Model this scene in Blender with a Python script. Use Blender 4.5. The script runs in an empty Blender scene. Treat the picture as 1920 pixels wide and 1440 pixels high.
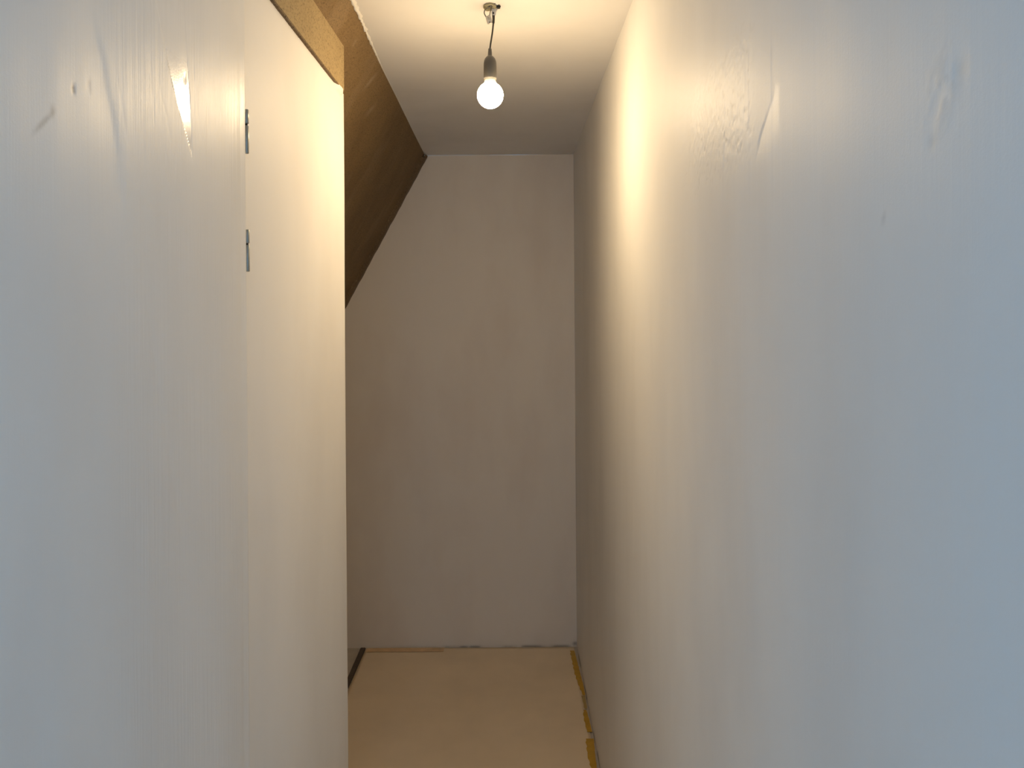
import bpy, bmesh, math, random
import numpy as np
from mathutils import Vector, Matrix
random.seed(7)
S = bpy.context.scene
COL = S.collection

# ------------------------------------------------------------------ camera
cam_d = bpy.data.cameras.new('camera')
cam = bpy.data.objects.new('camera', cam_d); COL.objects.link(cam)
cam_d.sensor_width = 36.0
cam_d.lens = 36.0 * 1445.0 / 1920.0
cam_d.clip_start = 0.02
cam_d.shift_x = -2.0 / 1920.0
cam_d.shift_y = -137.0 / 1920.0
CAM_Z = 1.639
cam.matrix_world = (Matrix.Translation((0, 0, CAM_Z)) @ Matrix.Rotation(math.radians(90), 4, 'X')
                    @ Matrix.Rotation(-0.0068, 4, 'Z'))
S.camera = cam

# ------------------------------------------------------------------ world: daylight reaching the open end
w = bpy.data.worlds.new('daylight'); S.world = w; w.use_nodes = True
bg = w.node_tree.nodes['Background']
bg.inputs[0].default_value = (0.30, 0.62, 1.0, 1)
bg.inputs[1].default_value = 1.58
BULB_STRENGTH = 186.0
BULB_COLOR = (1.0, 0.735, 0.42)

S.view_settings.view_transform = 'Standard'
S.view_settings.look = 'None'
S.view_settings.gamma = 1.0
S.view_settings.use_curve_mapping = False
S.view_settings.exposure = 0.0

# ------------------------------------------------------------------ dimensions (metres; +Y runs into the passage)
XR = 0.299          # right wall
XL = -0.430         # near left wall
XP = -0.4385        # partition further in
YB = 3.757          # back wall
H = 2.400
Y0 = -0.75          # the open end of the passage
YJ = 1.250          # joint between the near left wall and the partition
YP = 2.017          # far end of the partition
ZP = 2.207          # top of the plastered partition
SL = 0.384 / 0.697  # run of the sloping boards per metre of drop


def tag(o, label=None, cat=None, group=None, kind=None):
    if label: o['label'] = label
    if cat: o['category'] = cat
    if group: o['group'] = group
    if kind: o['kind'] = kind
    return o


def obj(name, me, mat, parent=None, smooth=False):
    if isinstance(me, bmesh.types.BMesh):
        bm = me; me = bpy.data.meshes.new(name)
        bmesh.ops.recalc_face_normals(bm, faces=bm.faces)
        bm.to_mesh(me); bm.free()
    if smooth:
        me.polygons.foreach_set('use_smooth', [True] * len(me.polygons))
    if mat: me.materials.append(mat)
    o = bpy.data.objects.new(name, me); COL.objects.link(o)
    if parent: o.parent = parent
    return o


def empty(name, loc):
    o = bpy.data.objects.new(name, None); COL.objects.link(o); o.location = loc
    o.empty_display_size = 0.05
    return o


def hexa(bm, pts):
    """pts: 8 corners, bottom loop then top loop"""
    v = [bm.verts.new(p) for p in pts]
    for f in ((0, 1, 2, 3), (7, 6, 5, 4), (0, 4, 5, 1), (1, 5, 6, 2), (2, 6, 7, 3), (3, 7, 4, 0)):
        bm.faces.new([v[i] for i in f])
    return v


def box(bm, x0, x1, y0, y1, z0, z1):
    return hexa(bm, [(x0, y0, z0), (x1, y0, z0), (x1, y1, z0), (x0, y1, z0),
                     (x0, y0, z1), (x1, y0, z1), (x1, y1, z1), (x0, y1, z1)])


def lathe(bm, prof, n=32, c=(0, 0)):
    rings = []
    for r, z in prof:
        if r < 1e-6: rings.append([bm.verts.new((c[0], c[1], z))])
        else: rings.append([bm.verts.new((c[0] + r * math.cos(2 * math.pi * k / n),
                                          c[1] + r * math.sin(2 * math.pi * k / n), z)) for k in range(n)])
    for a, b in zip(rings, rings[1:]):
        for k in range(n):
            k2 = (k + 1) % n
            if len(a) == 1 and len(b) == 1: continue
            if len(a) == 1: bm.faces.new((a[0], b[k], b[k2]))
            elif len(b) == 1: bm.faces.new((a[k], b[0], a[k2]))
            else: bm.faces.new((a[k], b[k], b[k2], a[k2]))


def tube(bm, pts, r, n=10, sub=6):
    P = [Vector(p) for p in pts]
    if len(P) > 2:       # Catmull-Rom through the points
        Q = [P[0] * 2 - P[1]] + P + [P[-1] * 2 - P[-2]]
        out = []
        for i in range(1, len(Q) - 2):
            for s in range(sub):
                t = s / sub
                a, b, c, d = Q[i - 1], Q[i], Q[i + 1], Q[i + 2]
                out.append(0.5 * ((2 * b) + (c - a) * t + (2 * a - 5 * b + 4 * c - d) * t * t
                                  + (3 * b - a - 3 * c + d) * t ** 3))
        out.append(P[-1]); P = out
    rings = []
    up = Vector((0.31, 0.9, 0.2))
    for i, p in enumerate(P):
        d = (P[min(i + 1, len(P) - 1)] - P[max(i - 1, 0)]).normalized()
        u = d.cross(up).normalized(); v = d.cross(u).normalized()
        rr = r(i / (len(P) - 1)) if callable(r) else r
        rings.append([bm.verts.new(p + (u * math.cos(2 * math.pi * k / n) + v * math.sin(2 * math.pi * k / n)) * rr)
                      for k in range(n)])
    for a, b in zip(rings, rings[1:]):
        for k in range(n):
            bm.faces.new((a[k], a[(k + 1) % n], b[(k + 1) % n], b[k]))
    bm.faces.new(rings[0]); bm.faces.new(rings[-1])


# ------------------------------------------------------------------ numpy noise for relief
RNG = np.random.RandomState(11)
_LAT = RNG.rand(256, 256)


def vnoise(x, y):
    xi = np.floor(x).astype(int); yi = np.floor(y).astype(int)
    fx = x - xi; fy = y - yi
    fx = fx * fx * (3 - 2 * fx); fy = fy * fy * (3 - 2 * fy)
    g = lambda a, b: _LAT[a % 256, b % 256]
    return ((g(xi, yi) * (1 - fx) + g(xi + 1, yi) * fx) * (1 - fy)
            + (g(xi, yi + 1) * (1 - fx) + g(xi + 1, yi + 1) * fx) * fy) - 0.5


def fbm(x, y, o=3):
    s = 0; a = 1.0
    for k in range(o):
        s = s + a * vnoise(x * 2 ** k + 17.3 * k, y * 2 ** k + 5.1 * k); a *= 0.5
    return s


def sstep(a, b, x):
    t = np.clip((x - a) / (b - a), 0, 1)
    return t * t * (3 - 2 * t)


def gauss(y, z, cy, cz, sy, sz, ang=0.0):
    c, s = math.cos(ang), math.sin(ang)
    a = (y - cy) * c + (z - cz) * s; b = -(y - cy) * s + (z - cz) * c
    return np.exp(-(a / sy) ** 2 - (b / sz) ** 2)


def axis(*segs):
    """segs: (start, end, step) joined into one coordinate list"""
    out = [segs[0][0]]
    for a, b, st in segs:
        n = max(1, int(round((b - a) / st)))
        out += [a + (b - a) * (k + 1) / n for k in range(n)]
    return np.array(out)


def relief(name, us, vs, place, height, flip, attrs, mat, back=None, kind='structure'):
    """A sheet of plaster: grid in (u, v) raised by height(u, v); back: closing boxes in the same mesh."""
    U, V = np.meshgrid(us, vs, indexing='ij')
    h = height(U, V)
    co = np.stack(place(U, V, h), axis=-1).reshape(-1, 3)
    n, m = U.shape
    i = np.arange(n - 1)[:, None]; j = np.arange(m - 1)[None, :]
    a = i * m + j
    q = [a, a + m, a + m + 1, a + 1]
    if flip: q = q[::-1]
    faces = np.stack(q, axis=-1).reshape(-1, 4)
    bm = bmesh.new()
    for b in (back or []): hexa(bm, b)
    bmesh.ops.recalc_face_normals(bm, faces=bm.faces)
    bv = [tuple(v.co) for v in bm.verts]; bm.verts.index_update()
    bf = [[v.index + len(co) for v in f.verts] for f in bm.faces]; bm.free()
    me = bpy.data.meshes.new(name)
    me.from_pydata(co.tolist() + bv, [], faces.tolist() + bf)
    nf = len(faces)
    me.polygons.foreach_set('use_smooth', [True] * nf + [False] * len(bf))
    for an, fn in attrs.items():
        at = me.attributes.new(an, 'FLOAT', 'POINT')
        at.data.foreach_set('value', np.concatenate([fn(U, V).reshape(-1), np.zeros(len(bv))]).astype(np.float32))
    me.update()
    o = obj(name, me, mat)
    o['kind'] = kind
    return o


# ------------------------------------------------------------------ materials
class NT:
    def __init__(s, name):
        s.m = bpy.data.materials.new(name); s.m.use_nodes = True
        s.t = s.m.node_tree; s.b = s.t.nodes['Principled BSDF']
        s.co = s.t.nodes.new('ShaderNodeTexCoord').outputs['Object']

    def n(s, typ, **kw):
        nd = s.t.nodes.new(typ)
        for k, v in kw.items(): setattr(nd, k, v)
        return nd

    def link(s, a, b): s.t.links.new(a, b)

    def noise(s, scale=(1, 1, 1), sc=1.0, detail=3, rough=0.5):
        mp = s.n('ShaderNodeMapping'); mp.inputs['Scale'].default_value = scale
        s.link(s.co, mp.inputs['Vector'])
        nz = s.n('ShaderNodeTexNoise'); nz.inputs['Scale'].default_value = sc
        nz.inputs['Detail'].default_value = detail; nz.inputs['Roughness'].default_value = rough
        s.link(mp.outputs[0], nz.inputs['Vector'])
        return nz.outputs['Fac']

    def ramp(s, fac, stops):
        r = s.n('ShaderNodeValToRGB'); el = r.color_ramp.elements
        while len(el) > 1: el.remove(el[-1])
        el[0].position = stops[0][0]; el[0].color = (*stops[0][1], 1)
        for p, c in stops[1:]:
            e = el.new(p); e.color = (*c, 1)
        s.link(fac, r.inputs[0]); return r.outputs[0]

    def mix(s, fac, a, b, blend='MIX'):
        m = s.n('ShaderNodeMix', data_type='RGBA', blend_type=blend)
        if isinstance(fac, float): m.inputs[0].default_value = fac
        else: s.link(fac, m.inputs[0])
        for inp, v in ((m.inputs[6], a), (m.inputs[7], b)):
            if isinstance(v, tuple): inp.default_value = (*v, 1)
            else: s.link(v, inp)
        return m.outputs[2]

    def math(s, op, a, b=0.0, clamp=False):
        m = s.n('ShaderNodeMath', operation=op, use_clamp=clamp)
        for inp, v in ((m.inputs[0], a), (m.inputs[1], b)):
            if isinstance(v, (int, float)): inp.default_value = v
            else: s.link(v, inp)
        return m.outputs[0]

    def attr(s, name):
        a = s.n('ShaderNodeAttribute'); a.attribute_name = name; return a.outputs['Fac']

    def bump(s, h, dist, strength=1.0, prev=None):
        b = s.n('ShaderNodeBump'); b.inputs['Distance'].default_value = dist
        b.inputs['Strength'].default_value = strength
        s.link(h, b.inputs['Height'])
        if prev: s.link(prev, b.inputs['Normal'])
        return b.outputs[0]

    def set(s, **kw):
        for k, v in kw.items():
            i = s.b.inputs[k.replace('_', ' ')]
            if isinstance(v, (int, float)): i.default_value = v
            elif isinstance(v, tuple): i.default_value = (*v, 1)
            else: s.link(v, i)
        return s.m


def plaster(name, base, tint, rough, streak=(1, 1, 1), streak_amt=0.0, peel=0.00012, spec=0.5, blot=2.5):
    t = NT(name)
    bl = t.noise((1, 1, 0.45), blot, 4, 0.55)
    c = t.ramp(bl, [(0.30, tuple(x * 0.94 for x in tint)), (0.55, base), (0.75, base)])
    st = t.math('MULTIPLY', t.attr('stain'), 1.0, True)
    c = t.mix(st, c, (0.17, 0.14, 0.11))
    gl = t.attr('gloss')
    rr = t.math('SUBTRACT', rough, t.math('MULTIPLY', gl, 0.22))
    nrm = t.bump(t.noise((1, 1, 1), 420, 2, 0.6), peel, 0.6)
    if streak_amt:
        sv = t.noise(streak, 1.0, 5, 0.62)
        amt = t.math('MULTIPLY', sv, t.attr('streak'))
        nrm = t.bump(amt, streak_amt, 1.0, nrm)
    return t.set(Base_Color=c, Roughness=rr, Normal=nrm, Specular_IOR_Level=spec)


M_LEFT = plaster('skimmed plaster left', (0.92, 0.915, 0.90), (0.905, 0.90, 0.885), 0.40, (1, 170, 3.5), 0.0008, 0.00010)
M_RIGHT = plaster('skimmed plaster right', (0.92, 0.915, 0.90), (0.90, 0.893, 0.88), 0.50, (1, 60, 2.0), 0.0010, 0.00016)
M_PART = plaster('skimmed plaster partition', (0.92, 0.90, 0.87), (0.91, 0.885, 0.85), 0.55, (1, 30, 30), 0.0006)
M_BACK = plaster('fresh plaster back', (0.945, 0.86, 0.745), (0.94, 0.835, 0.715), 0.7, blot=3.2)
M_CEIL = plaster('ceiling plaster', (0.90, 0.875, 0.845), (0.89, 0.865, 0.835), 0.7)


def fibreboard(name, dark, light, speck):
    t = NT(name)
    a = t.noise((1, 1, 1), 240, 3, 0.7)
    b = t.noise((1, 1, 1), 5, 3, 0.5)
    c = t.mix(t.ramp(b, [(0.3, (0, 0, 0)), (0.7, (1, 1, 1))]), dark, light)
    c = t.mix(t.ramp(a, [(0.34, (1, 1, 1)), (0.48, (0, 0, 0))]), c, tuple(x * 0.45 for x in dark))
    s = t.ramp(t.noise((1, 1, 1), 130, 2, 0.5), [(0.66, (0, 0, 0)), (0.74, (1, 1, 1))])
    c = t.mix(t.math('MULTIPLY', s, 0.45), c, speck)
    sc = t.attr('scuff')
    c = t.mix(sc, c, (0.62, 0.52, 0.40))
    nrm = t.bump(a, 0.0006, 0.7)
    return t.set(Base_Color=c, Roughness=0.7, Normal=nrm, Specular_IOR_Level=0.2)


M_BOARD = fibreboard('pale chipboard', (0.36, 0.265, 0.135), (0.42, 0.315, 0.165), (0.60, 0.50, 0.32))
M_SLOPE = fibreboard('brown hardboard', (0.195, 0.125, 0.058), (0.25, 0.165, 0.077), (0.34, 0.24, 0.12))
M_EDGE = fibreboard('raw board edge', (0.17, 0.115, 0.065), (0.24, 0.165, 0.095), (0.40, 0.30, 0.18))


def simple(name, col, rough=0.5, metal=0.0, var=0.08, sc=60, bump=0.0, **kw):
    t = NT(name)
    nz = t.noise((1, 1, 1), sc, 3, 0.6)
    c = t.ramp(nz, [(0.3, tuple(x * (1 - var) for x in col)), (0.7, tuple(min(1, x * (1 + var)) for x in col))])
    if bump: kw['Normal'] = t.bump(nz, bump, 0.7)
    return t.set(Base_Color=c, Roughness=rough, Metallic=metal, **kw)


M_PLASTERLIP = simple('rough white filler', (0.80, 0.77, 0.71), 0.8, 0, 0.05, 150, 0.001)
M_FLOOR = simple('cement floor', (0.62, 0.56, 0.48), 0.8, 0, 0.10, 9, 0.0006)
M_SHEET = simple('beige floor sheet', (0.91, 0.75, 0.54), 0.75, 0, 0.05, 3.5, 0.0)
M_TAPE = simple('yellow tape', (0.62, 0.36, 0.03), 0.5, 0, 0.10, 40)
M_TAPEP = simple('pale tape', (0.50, 0.36, 0.14), 0.6, 0, 0.08, 40)
M_TAPEO = simple('ochre tape', (0.80, 0.56, 0.32), 0.6, 0, 0.12, 20)
M_STRIP = simple('dark strip', (0.085, 0.062, 0.048), 0.6, 0, 0.25, 50)
M_STEEL = simple('zinc plated steel', (0.36, 0.38, 0.36), 0.3, 0.8, 0.08, 200)
M_STEELD = simple('dark gap steel', (0.03, 0.03, 0.03), 0.6, 0.3)
M_SOCKET = simple('grey plastic socket', (0.075, 0.072, 0.068), 0.32, 0, 0.03, 80)
M_CORD = simple('dark cord', (0.035, 0.032, 0.024), 0.5, 0, 0.1, 200)
M_WIREG = simple('grey wire', (0.12, 0.11, 0.09), 0.4, 0, 0.1, 200)
M_WHITEP = simple('white nylon', (0.74, 0.70, 0.64), 0.4, 0, 0.04, 100)
M_KHAKI = simple('khaki box cover', (0.30, 0.27, 0.17), 0.55, 0, 0.15, 160, 0.0006)
M_BLACKC = simple('black insulation', (0.02, 0.018, 0.015), 0.5)
M_CLEAR = simple('translucent connector', (0.70, 0.67, 0.62), 0.25, 0, 0.03, 80, Transmission_Weight=0.35)

t = NT('lit bulb')
t.set(Base_Color=(0.9, 0.9, 0.88), Roughness=0.3)
# a LED bulb throws most of its light down and sideways, little back towards its base
sep = t.n('ShaderNodeSeparateXYZ'); t.link(t.co, sep.inputs[0])
mr = t.n('ShaderNodeMapRange'); t.link(sep.outputs['Z'], mr.inputs[0])
mr.inputs[1].default_value = 0.026; mr.inputs[2].default_value = -0.033
mr.inputs[3].default_value = 0.0; mr.inputs[4].default_value = 1.0
pw = t.math('ADD', t.math('MULTIPLY', t.math('MULTIPLY', mr.outputs[0], mr.outputs[0]), 2.3), 0.33)
t.link(t.math('MULTIPLY', pw, BULB_STRENGTH), t.b.inputs['Emission Strength'])
t.b.inputs['Emission Color'].default_value = (*BULB_COLOR, 1)
M_BULB = t.m

# ------------------------------------------------------------------ the near left wall
LZ = lambda z: CAM_Z + (z - CAM_Z) * 0.973
K = 0.973       # the marks were measured on a plane 0.442 m away, the wall stands 0.430 m away


def polyline_x(z, pts):
    """position along the wall of a line given as (y, z) points, for every height z"""
    p = sorted([(LZ(b), a * K) for a, b in pts])
    return np.interp(z, [q[0] for q in p], [q[1] for q in p])


RIDGE = [(0.80, 1.99), (0.82, 1.933), (0.831, 1.914), (0.841, 1.882), (0.855, 1.845), (0.861, 1.823), (0.866, 1.79), (0.872, 1.74)]
WL = [(0.930, 2.10), (0.975, 1.995), (0.985, 1.975), (1.003, 1.942), (1.02, 1.912), (1.039, 1.889), (1.056, 1.868), (1.066, 1.85)]
WR = [(1.036, 2.10), (1.050, 2.0), (1.056, 1.958), (1.062, 1.916), (1.065, 1.872), (1.067, 1.85)]


def wedge(y, z):
    a = polyline_x(z, WL); b = polyline_x(z, WR)
    return sstep(-0.0008, 0.0008, y - a) * sstep(-0.0008, 0.0008, b - y) * sstep(LZ(1.85), LZ(1.87), z) \
        * (1 - sstep(LZ(1.91), LZ(2.09), z))


def left_h(y, z):
    h = 0.0016 * fbm(y * 7 + 3, z * 1.6) + 0.0005 * fbm(y * 22, z * 4, 2)
    top = sstep(LZ(1.72), LZ(1.80), z) * (1 - sstep(LZ(1.92), LZ(1.985), z))
    r = polyline_x(z, RIDGE); d = y - r
    h = h - 0.00085 * top * np.where(d < 0, np.exp(-(d / 0.032) ** 2), np.exp(-(d / 0.010) ** 2))
    for q, amp, wd in (([(0.944, 1.951), (0.950, 1.907), (0.956, 1.87)], 0.00022, 0.0022),
                       ([(0.965, 1.935), (0.973, 1.913), (0.986, 1.897), (1.0, 1.86)], 0.00025, 0.003),
                       ([(1.070, 1.985), (1.075, 1.964), (1.089, 1.908), (1.095, 1.885)], 0.0003, 0.0025),
                       ([(0.862, 1.912), (0.876, 1.874), (0.885, 1.84)], 0.00015, 0.002),
                       ([(1.103, 1.973), (1.118, 1.938), (1.125, 1.90)], 0.0002, 0.003)):
        a = polyline_x(z, q); zs = [LZ(p[1]) for p in q]
        m = sstep(min(zs) - .01, min(zs) + .01, z) * (1 - sstep(max(zs) - .01, max(zs) + .01, z))
        h = h - amp * m * np.exp(-((y - a) / wd) ** 2)
    # trowel edge left of the glossy wedge
    h = h - 0.00012 * wedge(y, z)
    for cy, cz, sy, sz, am in ((0.778, 1.866, 0.0028, 0.0035, 0.0009), (0.807, 1.878, 0.004, 0.006, 0.0003),
                               (1.044, 1.957, 0.0035, 0.006, 0.0005)):
        h = h - am * gauss(y, z, cy * K, LZ(cz), sy, sz)
    # long soft trowel line lower down
    a = np.interp(z, [1.35, 1.45, 1.56, 1.66], [1.0, 0.965, 0.93, 0.905])
    h = h - 0.0004 * sstep(1.3, 1.4, z) * (1 - sstep(1.6, 1.7, z)) * np.exp(-((y - a) / 0.006) ** 2)
    # the arris is rounded and dips slightly before it
    h = h - 0.0007 * np.exp(-((y - (YJ - 0.028)) / 0.010) ** 2)
    e = np.clip((y - (YJ - 0.007)) / 0.007, 0, 1)
    h = h - 0.006 * (1 - np.sqrt(np.clip(1 - e * e, 0, 1)))
    return h


def left_stain(y, z):
    s = 0.85 * gauss(y, z, 0.778 * K, LZ(1.866), 0.0026, 0.0038, 0.3)
    s = s + 0.22 * gauss(y, z, 0.807 * K, LZ(1.881), 0.0035, 0.0045)
    s = s + 0.16 * gauss(y, z, 0.810 * K, LZ(1.873), 0.002, 0.003)
    # grey smear running up to the right
    s = s + 0.34 * np.clip(gauss(y, z, 0.727 * K, LZ(1.820), 0.0155, 0.0024, 0.72) * 1.4, 0, 1)
    s = s + 0.34 * gauss(y, z, 0.741 * K, LZ(1.834), 0.0035, 0.0055)
    s = s + 0.25 * gauss(y, z, 1.045 * K, LZ(1.957), 0.003, 0.006)
    return np.clip(s, 0, 1)


def left_streak(y, z):
    s = 0.22 + 0.95 * sstep(0.80, 0.90, y) - 0.15 * sstep(1.0, 1.05, y)
    return s * (1 - 0.97 * wedge(y, z) ** 0.5)


ys = axis((Y0, 0.55, 0.03), (0.55, YJ, 0.0022))
zs = axis((0, 1.30, 0.05), (1.30, 1.66, 0.01), (1.66, 2.10, 0.0034), (2.10, H, 0.03))
relief('wall_left', ys, zs, lambda u, v, h: (XL + h, u, v), left_h, False,
       {'stain': left_stain, 'gloss': lambda y, z: wedge(y, z) * 0.85 + 0.25 * sstep(1.14, 1.2, y), 'streak': left_streak}, M_LEFT,
       back=[[(-0.60, Y0, 0), (XL - 0.006, Y0, 0), (XL - 0.006, YJ - 0.0005, 0), (-0.60, YJ - 0.0005, 0),
              (-0.60, Y0, H), (XL - 0.006, Y0, H), (XL - 0.006, YJ - 0.0005, H), (-0.60, YJ - 0.0005, H)]])

# ------------------------------------------------------------------ partition further in, ending at the recess


def part_h(y, z):
    h = 0.0014 * fbm(y * 5 + 9, z * 2 + 3)
    h = h + 0.0004 * sstep(1.85, 2.05, z) * fbm((y * 0.8 + z) * 26, (z - y) * 6, 3)
    h = h + 0.0078 * sstep(YP - 0.12, YP - 0.085, y) * sstep(ZP - 0.020, ZP - 0.004, z) * (1 - sstep(YP - 0.045, YP - 0.033, y))
    e = np.clip((y - (YP - 0.004)) / 0.004, 0, 1)
    return h - 0.004 * (1 - np.sqrt(np.clip(1 - e * e, 0, 1)))


def part_z(u, v):
    # ragged filler along the top, swelling over the board at the far end
    return v + (v > ZP - 0.001) * (0.0010 * fbm(u * 120, u * 0, 3) + 0.0022 * sstep(YP - 0.11, YP - 0.07, u) * (1 - sstep(YP - 0.04, YP - 0.03, u)))


ys = axis((YJ, YP, 0.006)); zs = axis((0, 1.6, 0.05), (1.6, ZP - 0.02, 0.006), (ZP - 0.02, ZP, 0.002))
relief('wall_partition', ys, zs, lambda u, v, h: (XP + h, u, part_z(u, v)), part_h, False,
       {'stain': lambda y, z: 0.30 * gauss(y, z, YP - 0.045, ZP - 0.012, 0.004, 0.003) + 0.22 * gauss(y, z, YP - 0.06, ZP - 0.006, 0.006, 0.002),
        'gloss': lambda y, z: 0 * y, 'streak': lambda y, z: 0.15 + 0.85 * sstep(1.8, 2.0, z)}, M_PART,
       back=[[(-0.535, YJ, 0), (XP - 0.004, YJ, 0), (XP - 0.004, YP - 0.0005, 0), (-0.535, YP - 0.0005, 0),
              (-0.535, YJ, ZP - 0.001), (XP - 0.004, YJ, ZP - 0.001), (XP - 0.004, YP - 0.0005, ZP - 0.001), (-0.535, YP - 0.0005, ZP - 0.001)]])

# ------------------------------------------------------------------ right wall


def right_patch(y, z):     # rough, pimpled area near the lamp
    return sstep(0.93, 0.99, y) * (1 - sstep(1.22, 1.40, y)) * sstep(1.80, 1.86, z) * (1 - sstep(1.96, 2.03, z))


def right_patch2(y, z):    # scraped area nearer the camera
    return gauss(y, z, 0.535, 1.790, 0.020, 0.026, 0.35)


def tri(y, z):             # a small leaf-shaped trowel flat
    a = np.interp(z, [1.82, 1.85, 1.885], [0.950, 0.928, 0.876])
    return sstep(-0.0012, 0.0012, a - y) * sstep(-0.004, 0.004, y - 0.862) * sstep(1.815, 1.85, z) * (1 - sstep(1.885, 1.90, z))


def right_h(y, z):
    h = 0.0022 * fbm(y * 5 + 1, z * 0.8 + 7) + 0.0005 * fbm(y * 16, z * 2, 2)
    h = h + 0.0010 * right_patch(y, z) * (fbm((y + z) * 110, (y - z) * 80, 3) * 0.5)
    h = h - 0.0004 * right_patch(y, z) * (vnoise(y * 190, z * 150) > 0.36)
    # upright trowel joints
    top = sstep(1.70, 1.82, z) * (1 - sstep(1.92, 2.01, z))
    h = h + 0.00042 * top * sstep(0.9695, 0.9765, y) * np.exp(-((y - 0.973) / 0.05) ** 2)
    h = h + 0.0003 * top * sstep(0.8850, 0.8880, y) * np.exp(-((y - 0.887) / 0.035) ** 2)
    h = h + 0.0004 * top * sstep(1.085, 1.089, y - (z - 1.87) * -0.12) * np.exp(-((y - 1.087) / 0.05) ** 2)
    h = h - 0.0008 * tri(y, z) * (y - 0.862) / 0.06
    p2 = right_patch2(y, z)
    h = h + 0.0012 * p2 * np.clip(fbm((y + 0.6 * z) * 90, (z - y) * 45, 3) - 0.05, -0.3, 0.3)
    for cy, cz, sy, sz, an in ((1.050, 1.905, 0.004, 0.010, -0.25), (1.055, 1.862, 0.004, 0.009, -0.25), (1.20, 1.885, 0.003, 0.006, 0),
                               (1.11, 1.965, 0.004, 0.006, -0.5), (0.513, 1.797, 0.008, 0.009, 0), (0.549, 1.757, 0.005, 0.005, 0)):
        h = h - 0.0006 * gauss(y, z, cy, cz, sy, sz, an)
    return -h


def right_stain(y, z):
    s = 0.13 * gauss(y, z, 1.050, 1.905, 0.004, 0.010, -0.25) + 0.16 * gauss(y, z, 1.055, 1.862, 0.004, 0.008, -0.25)
    s = s + 0.10 * gauss(y, z, 0.513, 1.797, 0.007, 0.008) + 0.09 * gauss(y, z, 0.549, 1.757, 0.005, 0.005)
    s = s + 0.10 * right_patch2(y, z) * (fbm((y + 0.6 * z) * 90, (z - y) * 45, 3) > 0.18)
    s = s + 0.35 * gauss(y, z, 0.618, 1.710, 0.003, 0.0016, 0.7)
    s = s + 0.12 * right_patch(y, z) * (vnoise(y * 190, z * 150) > 0.34)
    # grime along the floor
    s = s + 0.75 * (1 - sstep(0.004, 0.035, z)) * sstep(-0.05, 0.30, fbm(y * 16, z * 20 + 3, 3))
    return np.clip(s, 0, 1)


ys = axis((Y0, 0.44, 0.03), (0.44, 0.62, 0.0022), (0.62, 0.84, 0.006), (0.84, 1.32, 0.0026), (1.32, YB, 0.022))
zs = axis((0, 0.04, 0.006), (0.04, 1.60, 0.06), (1.60, 1.72, 0.008), (1.72, 2.04, 0.003), (2.04, H, 0.03))
relief('wall_right', ys, zs, lambda u, v, h: (XR + h, u, v), right_h, True,
       {'stain': right_stain, 'gloss': lambda y, z: 0.08 * right_patch(y, z) + 0.22 * tri(y, z),
        'streak': lambda y, z: 0.35 * (1 - right_patch(y, z))}, M_RIGHT,
       back=[[(XR + 0.006, Y0, 0), (0.42, Y0, 0), (0.42, YB, 0), (XR + 0.006, YB, 0),
              (XR + 0.006, Y0, H), (0.42, Y0, H), (0.42, YB, H), (XR + 0.006, YB, H)]])

# ------------------------------------------------------------------ back wall
xs = axis((-1.85, -0.9, 0.1), (-0.9, 0.42, 0.012)); zs = axis((0, 0.03, 0.005), (0.03, H, 0.03))
relief('wall_back', xs, zs, lambda u, v, h: (u, YB - h, v), lambda x, z: 0.002 * fbm(x * 4, z * 3), False,
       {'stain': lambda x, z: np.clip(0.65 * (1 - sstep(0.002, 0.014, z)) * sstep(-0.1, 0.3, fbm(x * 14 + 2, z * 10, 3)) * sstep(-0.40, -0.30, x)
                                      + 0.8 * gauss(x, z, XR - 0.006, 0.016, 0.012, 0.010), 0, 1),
        'gloss': lambda x, z: 0 * x, 'streak': lambda x, z: 0 * x}, M_BACK,
       back=[[(-1.85, YB + 0.01, 0), (0.42, YB + 0.01, 0), (0.42, YB + 0.12, 0), (-1.85, YB + 0.12, 0),
              (-1.85, YB + 0.01, H), (0.42, YB + 0.01, H), (0.42, YB + 0.12, H), (-1.85, YB + 0.12, H)]])

# ------------------------------------------------------------------ ceiling
CE = [(-0.376, Y0), (-0.388, 1.88), (-0.389, 1.964), (-0.396, 2.132), (-0.404, 2.413), (-0.408, 2.725), (-0.418, 3.27), (-0.424, YB)]


def ceil_x(y): return np.interp(y, [c[1] for c in CE], [c[0] for c in CE])


xs = axis((0, 1, 0.03)); ys = axis((Y0, YB, 0.02))
ceiling = relief('ceiling', xs, ys, lambda u, v, h: ((ceil_x(v) - 0.012) * (1 - u) + (XR + 0.006) * u, v, H - h + 0 * u),
                 lambda u, y: 0.0012 * fbm(u * 3, y * 4) * u * (1 - u) * 4, True,
                 {'stain': lambda u, y: 0 * u, 'gloss': lambda u, y: 0 * u, 'streak': lambda u, y: 0 * u}, M_CEIL,
                 back=[[(-0.60, Y0, H + 0.006), (0.42, Y0, H + 0.006), (0.42, YB, H + 0.006), (-0.60, YB, H + 0.006),
                        (-0.60, Y0, H + 0.12), (0.42, Y0, H + 0.12), (0.42, YB, H + 0.12), (-0.60, YB, H + 0.12)]])
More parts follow.
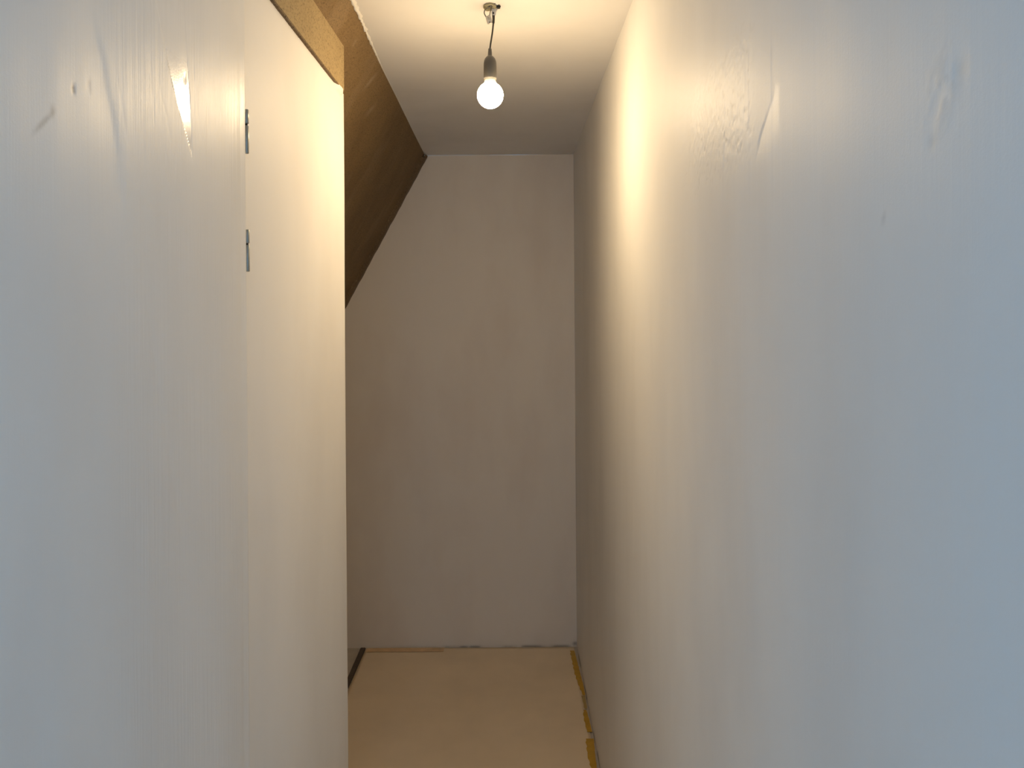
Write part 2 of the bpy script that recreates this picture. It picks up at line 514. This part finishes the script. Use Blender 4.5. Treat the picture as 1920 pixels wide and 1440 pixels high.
# ragged lip of filler where the ceiling meets the sloping board
bm = bmesh.new(); rows = []
N = 220
for k in range(N + 1):
    y = 1.35 + (3.0 - 1.35) * k / N
    c = float(ceil_x(y)); nz = float(fbm(np.array([y * 38.0]), np.array([2.0]), 4)[0])
    nb = float(fbm(np.array([y * 90.0]), np.array([8.0]), 3)[0])
    fade = max(0.0, min(1.0, 1 - (y - 2.0) / 0.45))
    wd = max(0.001, (0.0030 + 0.0065 * nz + 0.003 * nb) * fade + 0.0006)
    dr = max(0.0006, (0.004 + 0.004 * nb) * fade)
    rows.append([bm.verts.new(p) for p in ((c - 0.004 - wd * 0.2, y, H + 0.004), (c - wd * 0.45, y, H - dr - wd * 0.35),
                                           (c + wd * 0.45, y, H - dr * 0.7), (c + wd * 1.4 + 0.003, y, H + 0.001))])
for a, b in zip(rows, rows[1:]):
    for i in range(4): bm.faces.new((a[i], b[i], b[(i + 1) % 4], a[(i + 1) % 4]))
bm.faces.new(rows[0]); bm.faces.new(rows[-1])
lip = obj('plaster_edge', bm, M_PLASTERLIP, ceiling, True)
tag(lip, 'ragged white filler lip along the brown sloping board')

# ------------------------------------------------------------------ floor
bm = bmesh.new(); box(bm, -1.85, 0.42, -1.0, YB + 0.12, -0.12, 0)
fl = obj('floor', bm, M_FLOOR); fl['kind'] = 'structure'

# ------------------------------------------------------------------ sloping hardboard under the stairs
ya, yb = YJ + 0.002, YB - 0.002
yc = 2.45
T = 0.016
NX, NZ = -1 / math.sqrt(1 + SL * SL), SL / math.sqrt(1 + SL * SL)   # outward (away from the passage), up


def slope_sheet(name, y0, y1, parent=None):
    def place(u, v, h):      # u along the passage, v = drop below the ceiling
        return (ceil_x(u) - v * SL, u, H - v - 0.0002 + 0 * u)
    us = axis((y0, y1, 0.01)); vs = axis((0.0, 0.9, 0.01), (0.9, 2.395, 0.05))

    def scuff(y, v):
        s = 0.35 * gauss(y, v, 2.36, 0.055, 0.035, 0.010, -0.9) + 0.25 * gauss(y, v, 2.52, 0.10, 0.03, 0.012, -0.7)
        s = s + 0.35 * gauss(y, v, 2.42, 0.33, 0.035, 0.012, 0.2) + 0.2 * gauss(y, v, 2.30, 0.40, 0.02, 0.008, 0.5)
        s = s + 0.6 * gauss(y, v, 2.05, 0.045, 0.006, 0.005) + 0.35 * gauss(y, v, 2.12, 0.13, 0.03, 0.003, 1.1)
        s = s * 0.7 + 0.05 * sstep(0.1, 0.5, fbm(y * 14, v * 5, 4))
        return np.clip(s, 0, 1)
    cx = [float(ceil_x(y)) for y in (y0, y1)]
    b = []
    for (vv) in (0.0, 2.395):
        b.append([(cx[0] - vv * SL - 0.001, y0, H - vv + 0.0004), (cx[1] - vv * SL - 0.001, y1, H - vv + 0.0004)])
    o = lambda p, k: (p[0] + NX * k, p[1], p[2] + NZ * k)
    base = [b[1][0], b[0][0], b[0][1], b[1][1]]
    return relief(name, us, vs, place, lambda y, v: 0 * y, True,
                  {'scuff': scuff}, M_SLOPE, back=[[o(p, 0.001) for p in base] + [o(p, T) for p in base]])


sl = slope_sheet('wall_slope', ya, yb)

# unseen wall added to stop daylight leaking into the recess behind the partition
bm = bmesh.new()
o1 = [(-0.53, 0.0), (-0.53, H - (0.53 - 0.385) / SL - 0.004), (-1.69, 0.004), (-1.69, 0.0)]
lo = [bm.verts.new((x, YJ - 0.12, z)) for x, z in o1[:3]]; hi = [bm.verts.new((x, YJ + 0.03, z)) for x, z in o1[:3]]
bm.faces.new(lo); bm.faces.new(hi[::-1])
for k in range(3): bm.faces.new((lo[k], lo[(k + 1) % 3], hi[(k + 1) % 3], hi[k]))
wr = obj('wall_daylight_block', bm, M_PART); wr['kind'] = 'structure'

# edge batten where the slope meets the back wall
L = math.sqrt(1 + SL * SL)
bm = bmesh.new()
tx, tz = -SL / L, -1 / L            # down the slope
px_, pz_ = -NX, -NZ                 # into the passage


def on_slope(s, off, y): return (float(ceil_x(y)) + tx * s + px_ * off, y, H + tz * s + pz_ * off)


n = 60; rows = []
for k in range(n + 1):
    s = 0.006 + 1.6 * k / n
    j = 0.0008 * math.sin(k * 2.1) + 0.0006 * math.sin(k * 5.3)
    rows.append([bm.verts.new(on_slope(s, o_, YB - d_)) for o_, d_ in ((0, 0.060), (0.010 + j, 0.052 + j), (0.015 + j, 0.040), (0.015 + j, 0.002), (0, 0.002))])
for a, b in zip(rows, rows[1:]):
    for i in range(5): bm.faces.new((a[i], b[i], b[(i + 1) % 5], a[(i + 1) % 5]))
bm.faces.new(rows[0]); bm.faces.new(rows[-1])
bt = obj('edge_batten', bm, M_EDGE); bt['kind'] = 'structure'
bt.name = 'trim_1'
tag(bt, 'thin brown batten along the sloping board at the back wall')
bm = bmesh.new()
c = Vector(on_slope(0.012, 0.012, YB - 0.055))
bmesh.ops.create_icosphere(bm, subdivisions=3, radius=0.011, matrix=Matrix.Translation(c) @ Matrix.Diagonal((1.1, 0.8, 0.75, 1)))
for v in bm.verts:
    d = v.co - c; f = 1 + 0.35 * math.sin(v.co.x * 900) * math.sin(v.co.z * 1100 + 1) * math.sin(v.co.y * 700)
    v.co = c + d * f
knot = obj('batten_knot', bm, M_EDGE, bt, True)
bm = bmesh.new()
c2 = c + Vector((0.000, -0.012, 0.004))
lathe(bm, [(0, 0.0016), (0.0025, 0.0012), (0.0036, 0.0), (0.0030, -0.002), (0, -0.003)], 12)
bmesh.ops.rotate(bm, verts=bm.verts, cent=(0, 0, 0), matrix=Matrix.Rotation(math.radians(75), 3, 'X'))
bmesh.ops.translate(bm, verts=bm.verts, vec=c2)
obj('screw', bm, M_STEEL, bt, True)

# ------------------------------------------------------------------ chipboard strip above the partition
XA = -0.431; YA = 1.985


def slope_z(x, y): return H - (float(ceil_x(y)) - x) / SL


bm = bmesh.new()
zb = 2.2075
y0_, y1_ = YJ + 0.002, YA
hexa(bm, [(XA - 0.016, y0_, zb), (XA, y0_, zb), (XA, y1_, zb), (XA - 0.016, y1_, zb),
          (XA - 0.016, y0_, slope_z(XA - 0.016, y0_) - 0.001), (XA, y0_, slope_z(XA, y0_) - 0.001),
          (XA, y1_, slope_z(XA, y1_) - 0.001), (XA - 0.016, y1_, slope_z(XA - 0.016, y1_) - 0.001)])
bmesh.ops.bevel(bm, geom=[e for e in bm.edges if all(v.co.x > XA - 0.001 for v in e.verts)], offset=0.0012, segments=2, affect='EDGES')
strip = obj('chipboard_panel', bm, M_BOARD)
strip.name = 'chipboard_strip'
tag(strip, 'pale yellow-brown chipboard strip set above the left partition under the darker sloping board', 'board')
# its rough lower edge
bm = bmesh.new(); rows = []
for k in range(241):
    y = y0_ + (YA - 0.012 - y0_) * k / 240
    j = 0.0012 * (random.random() - 0.5); j2 = 0.0010 * (random.random() - 0.5)
    rows.append([bm.verts.new(p) for p in ((XA - 0.0155, y, zb - 0.001), (XA - 0.001 + j2 * 0.5, y, zb - 0.0016 + j), (XA - 0.0005 + j2, y, zb + 0.002 + j), (XA - 0.0155, y, zb + 0.002))])
for a, b in zip(rows, rows[1:]):
    for i in range(4): bm.faces.new((a[i], b[i], b[(i + 1) % 4], a[(i + 1) % 4]))
bm.faces.new(rows[0]); bm.faces.new(rows[-1])
be = obj('board_edge', bm, M_EDGE, strip)
tag(be, 'dark rough sawn lower edge')

# ------------------------------------------------------------------ floor sheet, strip and tape
bm = bmesh.new()
nx, ny = 60, 200
g = {}
for i in range(nx + 1):
    for j in range(ny + 1):
        u = i / nx; v = j / ny
        y = -0.60 + (3.742 + 0.60) * v
        xl = -0.726 if y > YP + 0.02 else (XP + 0.006 if y > YJ else XL + 0.006)
        if YP + 0.02 >= y > YP - 0.02: xl = XP + 0.006
        x = xl * (1 - u) + 0.286 * u
        z = 0.003 + 0.0016 * (1 + float(fbm(np.array([x * 2.2 + y * 0.6]), np.array([y * 1.7]), 2)[0]))
        g[i, j] = bm.verts.new((x, y, z))
for i in range(nx):
    for j in range(ny): bm.faces.new((g[i, j], g[i + 1, j], g[i + 1, j + 1], g[i, j + 1]))
# skirt down to the floor so the sheet has thickness
edge = [g[i, 0] for i in range(nx + 1)] + [g[nx, j] for j in range(1, ny + 1)] + \
       [g[i, ny] for i in range(nx - 1, -1, -1)] + [g[0, j] for j in range(ny - 1, 0, -1)]
low = [bm.verts.new((v.co.x, v.co.y, 0.0003)) for v in edge]
for k in range(len(edge)):
    k2 = (k + 1) % len(edge)
    bm.faces.new((edge[k], edge[k2], low[k2], low[k]))
sheet = obj('floor_sheet', bm, M_SHEET, None, True)
tag(sheet, 'beige protective sheet covering the passage floor, taped at its edges', 'floor covering')

bm = bmesh.new()
hexa(bm, [(-0.747, 3.0, 0.0003), (-0.729, 3.0, 0.0003), (-0.7275, 3.745, 0.0003), (-0.752, 3.745, 0.0003),
          (-0.747, 3.0, 0.009), (-0.729, 3.0, 0.009), (-0.7275, 3.745, 0.009), (-0.752, 3.745, 0.009)])
bmesh.ops.bevel(bm, geom=bm.edges[:], offset=0.002, segments=2, affect='EDGES')
ds = obj('dark_strip', bm, M_STRIP)
tag(ds, 'narrow dark brown strip on the floor at the left edge of the beige sheet', 'strip')


def tape(outline, mat, label, z=0.0062, th=0.0007):
    bm = bmesh.new(); n = len(outline)
    lo = [bm.verts.new((x, y, z)) for x, y in outline]
    hi = [bm.verts.new((x, y, z + th)) for x, y in outline]
    bm.faces.new(lo[::-1]); bm.faces.new(hi)
    for k in range(n): bm.faces.new((lo[k], lo[(k + 1) % n], hi[(k + 1) % n], hi[k]))
    o = obj('masking_tape', bm, mat); tag(o, label, 'tape', 'tape pieces holding the floor sheet')
    return o


def jag(y, s): return 0.0016 * math.sin(y * 130 + s) + 0.001 * math.sin(y * 310 + 2 * s)


def long_tape(pairs, mat, label, s, z=0.0062):
    """pairs: (y, left x, right x) from far to near"""
    p = sorted(pairs); Y = [q[0] for q in p]
    yy = np.linspace(Y[0], Y[-1], max(6, int((Y[-1] - Y[0]) / 0.012)))
    l = [(float(np.interp(y, Y, [q[1] for q in p])) + jag(y, s), float(y)) for y in yy]
    r = [(float(np.interp(y, Y, [q[2] for q in p])) + 0.3 * jag(y, s + 2), float(y)) for y in yy]
    return tape(l[::1] + r[::-1], mat, label, z)


long_tape([(3.700, 0.262, 0.283), (3.469, 0.266, 0.291), (3.36, 0.274, 0.295), (3.27, 0.286, 0.295)], M_TAPE,
          'longest yellow tape piece, from the back corner along the right wall', 0)
long_tape([(3.265, 0.279, 0.293), (3.16, 0.282, 0.293)], M_TAPEP,
          'pale worn tape piece between two yellow ones along the right wall', 1)
long_tape([(3.150, 0.276, 0.288), (3.09, 0.272, 0.292), (2.985, 0.276, 0.295)], M_TAPE,
          'short yellow tape piece midway along the right wall', 2)
long_tape([(2.938, 0.266, 0.2965), (2.82, 0.262, 0.290), (2.745, 0.268, 0.288)], M_TAPE,
          'widest and brightest yellow tape piece, nearest the camera on the right', 3)
# along the back wall
xx = np.linspace(-0.722, -0.345, 34)
tape([(float(x), 3.700 + 0.6 * jag(x, 1)) for x in xx] + [(float(x), 3.741) for x in xx[::-1]], M_TAPEO,
     'faded ochre tape along the foot of the back wall', 0.0062)

# ------------------------------------------------------------------ hinges in the left corner


def hinge(zt, zbm, label, y):
    r = 0.0038; x = XP + 0.0056
    h = zt - zbm
    e = empty('door_hinge', (x, y, zbm)); tag(e, label, 'hinge', 'steel hinges at the left wall joint')
    gap = zt - h * 0.345
    def knuckle(z0, z1, nm='knuckle'):
        bm = bmesh.new(); c = 0.0009
        lathe(bm, [(0, z0 - zbm), (r - c, z0 - zbm), (r, z0 + c - zbm), (r, z1 - c - zbm), (r - c, z1 - zbm), (0, z1 - zbm)], 24)
        o = obj(nm, bm, M_STEEL, e, False)
        for p in o.data.polygons: p.use_smooth = abs(p.normal.z) < 0.3
    knuckle(gap + 0.0015, zt); knuckle(zbm, gap - 0.0015)
    bm = bmesh.new(); lathe(bm, [(0, gap - 0.0014 - zbm), (r * 0.55, gap - 0.0014 - zbm), (r * 0.55, gap + 0.0014 - zbm), (0, gap + 0.0014 - zbm)], 16)
    o = obj('hinge_pin', bm, M_STEELD, e); tag(o, 'dark pin gap between the knuckles')
    # leaf let into the partition face
    bm = bmesh.new(); box(bm, -0.0060, -0.0014, 0.0, 0.0048, 0.001, h - 0.001)
    bmesh.ops.bevel(bm, geom=bm.edges[:], offset=0.0004, segments=1, affect='EDGES')
    obj('leaf', bm, M_STEEL, e)
    bm = bmesh.new(); zz = h * 0.455
    hexa(bm, [(-0.002, 0.0022, zz), (0.0022, 0.0034, zz), (0.0014, 0.0075, zz - 0.001), (-0.002, 0.0060, zz - 0.001),
              (-0.002, 0.0022, zz + 0.005), (0.0022, 0.0034, zz + 0.0045), (0.0014, 0.0058, zz + 0.003), (-0.002, 0.0055, zz + 0.003)])
    o = obj('notch', bm, M_STEELD, e); tag(o, 'small dark nick')
    return e


hinge(1.9705, 1.8985, 'upper steel hinge in the joint of the left wall, level with the bright reflection', YJ + 0.0068)
hinge(1.7745, 1.7060, 'lower steel hinge in the joint of the left wall, below the first', YJ + 0.0068)

# ------------------------------------------------------------------ the pendant lamp
U_ = 0.001332
AX, AY = -0.0443, 1.925
lamp = empty('pendant_lamp', (AX, AY, H))
tag(lamp, 'bare lit bulb in a dark grey socket hanging from a short cord and exposed wires', 'lamp')


def P(a, b, y=0.0): return ((a - 925) * U_, y, (12 - b) * U_)


# cover of the ceiling box, half pulled off
bm = bmesh.new()
lathe(bm, [(0, -0.0005), (0.015, -0.0005), (0.017, -0.002), (0.017, -0.0045), (0.015, -0.0065), (0.006, -0.0070), (0, -0.0070)], 28)
for v in bm.verts:
    v.co.y *= 1.25; v.co.z += 0.0012 * math.sin(v.co.x * 260 + 1) * (v.co.z < -0.001)
bmesh.ops.translate(bm, verts=bm.verts, vec=(-0.008, -0.004, 0))
obj('ceiling_box_cover', bm, M_KHAKI, lamp, True)
bm = bmesh.new()
bmesh.ops.create_icosphere(bm, subdivisions=3, radius=0.0048, matrix=Matrix.Translation(P(935, 14, -0.004)))
for v in bm.verts: v.co += Vector((math.sin(v.co.z * 1900), math.sin(v.co.x * 1700), math.sin(v.co.y * 2100))) * 0.0009
tube(bm, [P(928, 12, -0.02), P(933, 10.5, -0.014), P(938, 15, -0.008), P(933, 16.5, -0.008), P(926, 16, -0.014), P(917, 17.5, -0.02)], 0.0013)
obj('tape_knot', bm, M_BLACKC, lamp, True)
# loose wires
for pts, r in (([P(923, 16.0, -0.02), P(916, 19.5, -0.018), P(910, 22.5, -0.014), P(908.3, 27.5, -0.010), P(911.5, 33.5, -0.006)], 0.0014),
               ([P(922, 17.5, -0.012), P(920.6, 22, -0.012), P(919, 27, -0.008), P(919, 32, -0.006)], 0.0013),
               ([P(914.8, 43.5, -0.007), P(917, 44.6, -0.008), P(921, 42.5, -0.006), P(924, 40, 0.0)], 0.0011)):
    bm = bmesh.new(); tube(bm, pts, r); obj('wire', bm, M_WIREG, lamp, True)
# translucent terminal block: two barrels side by side
con = empty('connector_block', P(917, 38.5, -0.006)); con.parent = lamp
bpy.data.objects.remove(con)
bm = bmesh.new()
for dx, dz in ((-0.0036, -0.0004), (0.0034, 0.001)):
    b2 = bmesh.new(); lathe(b2, [(0.0014, 0.0095), (0.0030, 0.0095), (0.0034, 0.008), (0.0034, -0.008), (0.0028, -0.0095), (0.0014, -0.0095)], 14)
    bmesh.ops.translate(b2, verts=b2.verts, vec=(dx, 0, dz)); me = bpy.data.meshes.new('t'); b2.to_mesh(me); bm.from_mesh(me); b2.free(); bpy.data.meshes.remove(me)
box(bm, -0.002, 0.002, -0.0025, 0.0025, -0.006, 0.006)
bmesh.ops.rotate(bm, verts=bm.verts, cent=(0, 0, 0), matrix=Matrix.Rotation(math.radians(-14), 3, 'Y'))
bmesh.ops.translate(bm, verts=bm.verts, vec=P(917, 38.3, -0.006))
blk = obj('connector_block', bm, M_CLEAR, lamp, True)
for sx in (-0.0036, 0.0034):
    bm = bmesh.new(); lathe(bm, [(0, 0.001), (0.0012, 0.001), (0.0014, 0), (0.0014, -0.002), (0, -0.002)], 10)
    bmesh.ops.rotate(bm, verts=bm.verts, cent=(0, 0, 0), matrix=Matrix.Rotation(math.radians(90), 3, 'X'))
    bmesh.ops.translate(bm, verts=bm.verts, vec=Vector(P(917, 37, -0.0098)) + Vector((sx, 0, 0)))
    obj('terminal_screw', bm, M_STEEL, blk, True)
# white hanger plate with a hook slot
bm = bmesh.new()
out = [(922.5, 14), (932, 13), (933.5, 18), (930.5, 23), (929.5, 30), (922.0, 30.5), (921.6, 24)]
lo = [bm.verts.new(P(a, b, -0.003)) for a, b in out]; hi = [bm.verts.new(P(a, b, 0.000)) for a, b in out]
bm.faces.new(lo); bm.faces.new(hi[::-1])
for k in range(len(out)): bm.faces.new((lo[k], lo[(k + 1) % len(out)], hi[(k + 1) % len(out)], hi[k]))
bmesh.ops.recalc_face_normals(bm, faces=bm.faces)
bmesh.ops.bevel(bm, geom=bm.edges[:], offset=0.0008, segments=2, affect='EDGES')
hg = obj('hanger_plate', bm, M_WHITEP, lamp)
bm = bmesh.new(); lathe(bm, [(0, -0.001), (0.0019, -0.001), (0.0019, 0.0012), (0, 0.0012)], 14)
bmesh.ops.rotate(bm, verts=bm.verts, cent=(0, 0, 0), matrix=Matrix.Rotation(math.radians(90), 3, 'X'))
for v in bm.verts: v.co.z *= 1.5
bmesh.ops.translate(bm, verts=bm.verts, vec=P(925.2, 25.6, -0.0036))
obj('slot', bm, M_BLACKC, hg)
# strain relief sleeve and cord
bm = bmesh.new(); tube(bm, [P(925.4, 29.3, -0.001), P(925.4, 36), P(925.0, 43.5)], lambda t: 0.0034 - 0.0003 * t, 16)
obj('cord_sleeve', bm, M_CORD, lamp, True)
BX = 918.2
bm = bmesh.new(); tube(bm, [P(925.1, 42), P(923.8, 55), P(921.6, 70), P(919.6, 82), P(BX, 93)], 0.0021, 12)
obj('cord', bm, M_CORD, lamp, True)
# socket
cx, cz0 = P(BX, 12)[0], 0


def zz(b): return (12 - b) * U_


bm = bmesh.new()
prof = [(0, 90.8), (2.6, 91), (3.1, 92.5), (3.6, 98), (4.1, 104), (4.8, 105), (7.2, 107), (9.6, 110), (11.2, 114), (12.0, 119),
        (12.1, 126), (12.1, 146), (11.7, 148.5), (10.2, 149), (10.2, 144), (0, 144)]
lathe(bm, [(r * U_, zz(b)) for r, b in prof], 48, (cx, 0))
obj('lamp_socket', bm, M_SOCKET, lamp, True)
# bulb: own origin at the globe's centre so its light pattern follows it
BC = zz(178.5)
bm = bmesh.new(); R_ = 24.6
pr = [(0, R_)]
for k in range(1, 22):
    a = math.pi * k / 26
    pr.append((R_ * math.sin(a), R_ * math.cos(a)))
pr += [(11.0, -22.4), (0, -22.6)]
lathe(bm, [(r * U_, -b * U_) for r, b in pr], 48)
bulb = obj('bulb', bm, M_BULB, lamp, True)
bulb.location = (cx, 0, BC)
tag(bulb, 'glowing white globe of the bulb')
bm = bmesh.new()
lathe(bm, [(r * U_, -b * U_) for r, b in [(0, -22.0), (11.6, -22.0), (11.2, -24.5), (10.2, -27.5), (9.9, -34), (0, -34)]], 40)
obj('bulb_neck', bm, M_WHITEP, bulb, True)
